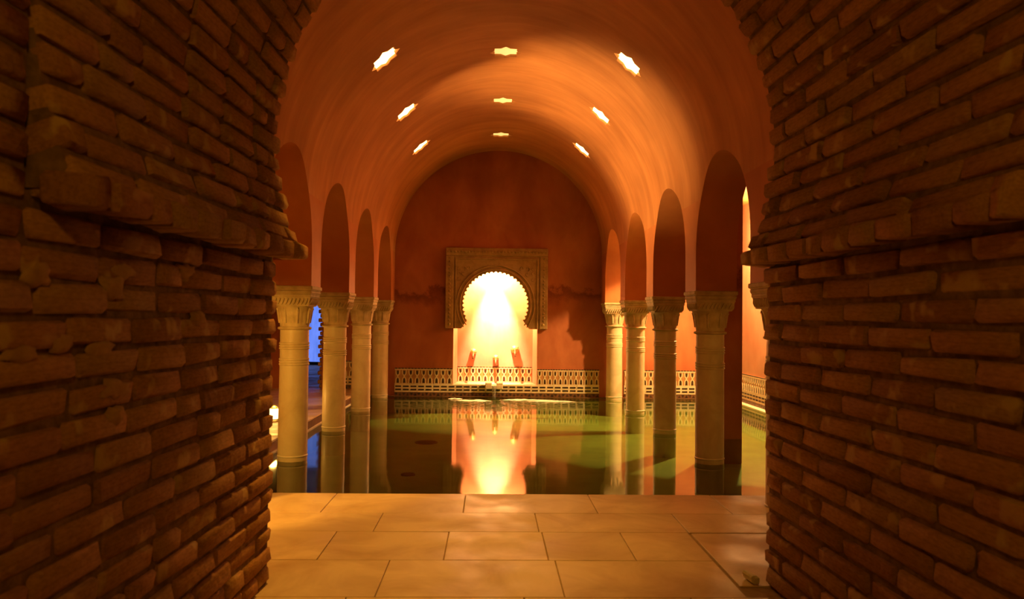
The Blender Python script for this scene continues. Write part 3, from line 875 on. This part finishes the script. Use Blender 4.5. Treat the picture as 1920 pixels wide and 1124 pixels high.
# ------------------------------------------------------------------ carved stone panel over the niche
PX0, PX1, PZ0, PZ1 = -1.034, 0.970, 1.335, 2.919
AXC, AZC, AR = -0.053, 1.812, 0.642
panel = empty('carved_arch_panel', (0, YE, 0))
tag(panel, 'carved stone panel with scalloped horseshoe opening framing the lit niche', 'stone panel')
lob = []
def lobe_pts(r0, scal, n_l, a_lo):
    out = []
    for i in range(n_l):
        for j in range(5):
            a = a_lo + (math.pi - 2 * a_lo) * (i + j / 5) / n_l
            out.append((AXC + (r0 - scal * (1 - math.sin(math.pi * j / 5))) * math.cos(a), AZC + (r0 - scal * (1 - math.sin(math.pi * j / 5))) * math.sin(a)))
    return out
lp = lobe_pts(AR + .006, 0.036, 31, -0.50)
opening = [(AXC + 0.665, PZ0 + 1e-4), (AXC + 0.60, 1.43), (AXC + AR * math.cos(.5) - .008, AZC - AR * math.sin(.5) - .02)] + lp + [(AXC - AR * math.cos(.5) + .008, AZC - AR * math.sin(.5) - .02), (AXC - 0.60, 1.43), (AXC - 0.665, PZ0 + 1e-4)]
def plate(mb, rect, hole, y0, y1, mi=0):
    V_, T_ = sheet(rect, [hole], 0.35, 0.35)
    nv = len(V_)
    mb.add([(v[0], y0, v[1]) for v in V_] + [(v[0], y1, v[1]) for v in V_], list(T_) + [tuple(i + nv for i in t) for t in T_], mi)
    n = len(hole); vs = [(p[0], y0, p[1]) for p in hole] + [(p[0], y1, p[1]) for p in hole]
    mb.add(vs, [(i, i + 1, n + i + 1, n + i) for i in range(n - 1)], mi)
    (a, b, c, d) = rect
    for (p, q) in (((a, b), (a, d)), ((a, d), (c, d)), ((c, d), (c, b))):
        mb.add([(p[0], y0, p[1]), (q[0], y0, q[1]), (q[0], y1, q[1]), (p[0], y1, p[1])], [(0, 1, 2, 3)], mi)
    mb.add([(a, y0, b), (hole[-1][0], y0, b), (hole[-1][0], y1, b), (a, y1, b)], [(0, 1, 2, 3)], mi)
    mb.add([(c, y0, b), (hole[0][0], y0, b), (hole[0][0], y1, b), (c, y1, b)], [(0, 1, 2, 3)], mi)
    return mb
plate(MB(), (PX0 + .01, PZ0, PX1 - .01, PZ1 - .01), opening, -0.060, -0.002).build('slab', M['carved'], panel)
bd = MB()
bd.chamfer_box((PX0, -.095, PZ1 - .155), (PX1, -.058, PZ1), .010)
o_band = bd.build('outer_band', M['carved'], panel)
for xa, xb in ((PX0, PX0 + .155), (PX1 - .155, PX1)):
    MB().chamfer_box((xa, -.090, PZ0), (xb, -.058, PZ1 - .158), .010).build('outer_band', M['carved'], panel)
fr = MB()
for (xa, xb, za, zb) in ((PX0 + .185, PX0 + .215, PZ0, PZ1 - .20), (PX1 - .215, PX1 - .185, PZ0, PZ1 - .20), (PX0 + .185, PX1 - .185, PZ1 - .225, PZ1 - .195)):
    fr.chamfer_box((xa, -.084, za), (xb, -.056, zb), .007)
fr.build('inner_moulding', M['carved'], panel)
for dr in (0.055, 0.120):
    pts = []
    for i in range(49):
        a = -0.62 + (math.pi + 1.24) * i / 48
        pts.append((AXC + (AR + dr) * math.cos(a), -.066, AZC + (AR + dr) * math.sin(a)))
    MB().tube(pts, .014, 6).build('arch_moulding', M['carved'], panel, True)
sp = MB(); rnd = random.Random(5)
for sgn in (-1, 1):
    for i in range(7):
        for j in range(7):
            x = AXC + sgn * (0.10 + i * 0.105); z = AZC + 0.08 + j * 0.105
            dist = math.hypot(x - AXC, z - AZC)
            if dist < AR + .20 or z > PZ1 - .27 or abs(x - (PX0 + PX1) / 2) > 0.755: continue
            hand = 1 if (i + j) % 2 else -1
            pts = []
            for q in range(15):
                t = q / 14; a = hand * t * 4.6 + i; rr = .048 * (1 - .75 * t)
                pts.append((x + rr * math.cos(a), -.064, z + rr * math.sin(a)))
            sp.tube(pts, .009, 5)
sp.build('spandrel_carving', M['carved'], panel, True)['kind'] = 'stuff'
rl = MB()
for k in range(30):                                        # low relief along the bands
    x = PX0 + .05 + k * (PX1 - PX0 - .1) / 29
    rl.lathe([(.024, 0), (.018, .010), (.004, .014)], 8)
    n0 = len(rl.v) - 24
    for i in range(n0, len(rl.v)):
        a, b, c = rl.v[i]; rl.v[i] = (x + a, -.094 - c, PZ1 - .078 + b)
for sx in (PX0 + .078, PX1 - .078):
    for k in range(18):
        rl.lathe([(.024, 0), (.018, .010), (.004, .014)], 8)
        n0 = len(rl.v) - 24
        for i in range(n0, len(rl.v)):
            a, b, c = rl.v[i]; rl.v[i] = (sx + a, -.089 - c, PZ0 + .16 + k * .072 + b)
rl.build('band_relief', M['carved'], panel, True)['kind'] = 'stuff'
for x in (PX0 + .085, PX1 - .085):
    b = MB().lathe([(.026, 0), (.024, .012), (.012, .02), (.002, .022)], 14).build('boss', M['brass'], panel, True)
    b.location = (x, -.09, PZ0 + .085); b.rotation_euler = (math.pi / 2, 0, 0)

# ------------------------------------------------------------------ glazed tile dado
TW, TZ0, TZ1 = 0.345, 0.238, 0.552
def dado_tile(w, nmot):
    mb = MB()
    mb.box((0.002, -.016, TZ0), (w - .002, 0, TZ1), 1)
    mb.box((0.002, -.021, TZ1 - .040), (w - .002, -.016, TZ1 - .020), 0)      # cream line
    mb.box((0.002, -.021, TZ0), (w - .002, -.016, TZ0 + .014), 0)
    p = w / nmot
    for i in range(nmot * 2):                                                # stepped dark merlons on top
        mb.box((i * p / 2 + .006, -.020, TZ1 - .020), (i * p / 2 + p / 2 - .006, -.016, TZ1), 2)
    zm = (TZ0 + TZ1 - .026) / 2
    def bar(x0, z0, x1, z1, t, mi=0):
        dx, dz = x1 - x0, z1 - z0; l = math.hypot(dx, dz); nx_, nz_ = -dz / l * t, dx / l * t
        a = [(x0 + nx_, z0 + nz_), (x1 + nx_, z1 + nz_), (x1 - nx_, z1 - nz_), (x0 - nx_, z0 - nz_)]
        mb.add([(x, -.022, z) for x, z in a] + [(x, -.015, z) for x, z in a], [(0, 1, 2, 3), (0, 1, 5, 4), (1, 2, 6, 5), (2, 3, 7, 6), (3, 0, 4, 7)], mi)
    for i in range(nmot):
        x = (i + .5) * p
        zt, zb = TZ1 - .045, TZ0 + .016
        for (wt, wb, z0, z1) in ((.021, .014, zm + .045, zt - .012), (.014, .021, zb + .008, zm - .035)):
            a = [(x - wb, z0), (x + wb, z0), (x + wt, z1), (x - wt, z1)]
            mb.add([(q, -.020, z) for q, z in a] + [(q, -.015, z) for q, z in a], [(0, 1, 2, 3), (0, 1, 5, 4), (1, 2, 6, 5), (2, 3, 7, 6), (3, 0, 4, 7)], 2)
        for s in (-1, 1):                                                    # cream straps crossing between the bells
            bar(x + s * .033, zt, x + s * .030, zm + .055, .0085)
            bar(x + s * .030, zm + .058, x - s * .030, zm - .048, .0085)
            bar(x - s * .030, zm - .045, x - s * .034, zb, .0085)
    return mb.mesh('tile', [M['cream'], M['ochre'], M['dark']])
def border_tile(w, n):
    mb = MB()
    mb.box((0.002, -.020, 0.082), (w - .002, 0, TZ0 - .003), 0)
    p = w / n
    for i in range(n):
        for z in (0.115, 0.178):
            mb.box((i * p + .018, -.025, z), (i * p + p - .018, -.019, z + .030), 2)
    mb.box((0.002, -.026, 0.004), (w - .002, 0, 0.080), 3)
    for i in range(n * 2):
        q = p / 2
        a = [(i * q + .008, .012), (i * q + q - .008, .012), (i * q + q / 2, .068)] if i % 2 else [(i * q + .008, .070), (i * q + q - .008, .070), (i * q + q / 2, .014)]
        mb.add([(x, -.029, z) for x, z in a] + [(x, -.025, z) for x, z in a], [(0, 1, 2), (0, 1, 4, 3), (1, 2, 5, 4), (2, 0, 3, 5)], 2)
    return mb.mesh('border_tile', [M['cream'], M['ochre'], M['dark'], M['brown']])
TILE, BORD = dado_tile(TW, 3), border_tile(0.46, 3)
def dado(parent, x0, y0, x1, y1, rz, top=True, border=True, zoff=0.0):
    L = math.hypot(x1 - x0, y1 - y0); ux, uy = (x1 - x0) / L, (y1 - y0) / L
    for me, w, nm, on in ((TILE, TW, 'tile', top), (BORD, .46, 'border_tile', border)):
        if not on: continue
        n = max(1, round(L / w)); s = L / (n * w)
        for i in range(n):
            t = link(nm, me, parent); t.location = (x0 + ux * i * w * s, y0 + uy * i * w * s, zoff)
            t.rotation_euler = (0, 0, rz); t.scale = (s, 1, 1)
dado(wall_back, -RV + .03, YE, NX0 - .004, YE, 0, True, False)
dado(wall_back, NX1 + .004, YE, RV - .03, YE, 0, True, False)
dado(wall_back, -RV + .03, YE, RV - .03, YE, 0, False, True)
dado(wall_back, s0 + .005, YE + ND, s1 - .005, YE + ND, 0, True, False)
dado(wall_back, RV + TH + .02, YE, XO - .03, YE, 0)
dado(wall_back, DX1 + .10, YE, -RV - TH - .02, YE, 0, True, True, LEFT_FLOOR)
dado(wall_right_outer, XO, YE - .03, XO, 9.6, -math.pi / 2)

# ------------------------------------------------------------------ fountain
yb = YE + ND
def spout(x, z, r, lab):
    root = empty('fountain_spout', (x, yb, z))
    tag(root, lab, 'water spout', 'bronze water spouts in the niche')
    b = MB().lathe([(r, 0), (r * .98, .03), (r * .80, .065), (r * .45, .09), (r * .1, .098)], 20).build('boss', M['brass'], root, True, 40)
    b.rotation_euler = (math.pi / 2, 0, 0)
    pet = MB()
    for k in range(8):
        a = 2 * math.pi * k / 8
        pet.tube([(r * .5 * math.cos(a), -.07, r * .5 * math.sin(a)), (r * .95 * math.cos(a), -.045, r * .95 * math.sin(a))], [.010, .014], 6)
    pet.build('petals', M['brass'], b.parent, True)
    MB().tube([(0, -.06, -.01), (0, -.17, -.02), (0, -.25, -.05), (0, -.29, -.10), (0, -.30, -.14)], [.022, .022, .021, .019, .021], 10).build('pipe', M['bronze'], root, True, 60)
    return root
spout(-0.486, 0.86, 0.062, 'small round water spout on the niche wall towards the blue doorway side')
spout(-0.030, 0.74, 0.058, 'middle water spout of the niche, above the stone lip')
spout(0.358, 0.91, 0.085, 'largest pale round water spout on the niche wall, lit aisle side')
lip = MB()
lip.chamfer_box((-.172, -.13, 0), (-.045, .02, .085), .012)
lip.chamfer_box((.045, -.13, 0), (.172, .02, .085), .012)
lip.chamfer_box((-.172, -.135, -.045), (.172, .02, .038), .012)
lo = lip.build('spout_lip', M['cream']); lo.location = (-0.062, YE - .03, .205)
tag(lo, 'small white stone overflow lip below the lit niche', 'stone lip')
st = MB()
st.tube([(-0.062, YE - .225, .225), (-0.062, YE - .235, .20), (-0.062, YE - .245, .14), (-0.062, YE - .265, .03), (-0.062, YE - .27, -.01)], [.044, .043, .038, .034, .04], 10)
so = st.build('water_stream', M['stream'], None, True)
tag(so, 'thin water stream falling from the stone lip into the pool', 'water stream')
fm = MB(); rnd = random.Random(11)
def glint_patch(cx, cy, lx, ly, seed):  # raised pale patch standing in for a reflection on the ripples
    r2 = random.Random(seed); n = 26; ring = []
    for i in range(n):
        a = 2 * math.pi * i / n; q = 1 + r2.uniform(-.35, .25)
        ring.append((cx + lx * q * math.cos(a), cy + ly * q * math.sin(a)))
    mb_ = MB()
    vs = [(x, y, ripple(x, y) + .004) for x, y in ring] + [(cx + (x - cx) * .6, cy + (y - cy) * .6, ripple(cx + (x - cx) * .6, cy + (y - cy) * .6) + .016 + r2.uniform(0, .006)) for x, y in ring] + [(cx, cy, ripple(cx, cy) + .014)]
    mb_.add(vs, [(i, (i + 1) % n, n + (i + 1) % n, n + i) for i in range(n)] + [(n + i, n + (i + 1) % n, 2 * n) for i in range(n)])
    return mb_
for i, (cx, cy, lx, ly) in enumerate(((-0.45, 14.33, .30, .10), (-0.80, 14.62, .13, .035), (0.55, 14.50, .50, .06), (1.05, 14.30, .45, .045))):
    o = glint_patch(cx, cy, lx, ly, i).build('foam', M['foam'], None, True)
    tag(o, ['broad foam streak under the niche on the blue doorway side', 'small foam fleck near the end wall dado', 'long foam streak under the niche on the lit aisle side', 'foam streak drifting towards the end column of the lit aisle'][i], 'foam', None, 'stuff')

# ------------------------------------------------------------------ floor lantern in the aisle by the blue doorway
ln = empty('floor_lantern', (-3.02, 10.36, LEFT_FLOOR))
tag(ln, 'small glowing floor lantern in the aisle behind the first column', 'lantern')
MB().lathe([(.075, 0), (.08, .015), (.06, .03), (.055, .04)], 8).build('base', M['brass'], ln)
MB().lathe([(.055, .04), (.07, .10), (.06, .17), (.05, .18)], 8).build('glass', M['lantern'], ln)
MB().lathe([(.062, .18), (.05, .195), (.022, .21), (.02, .215)], 8).build('cap', M['brass'], ln)
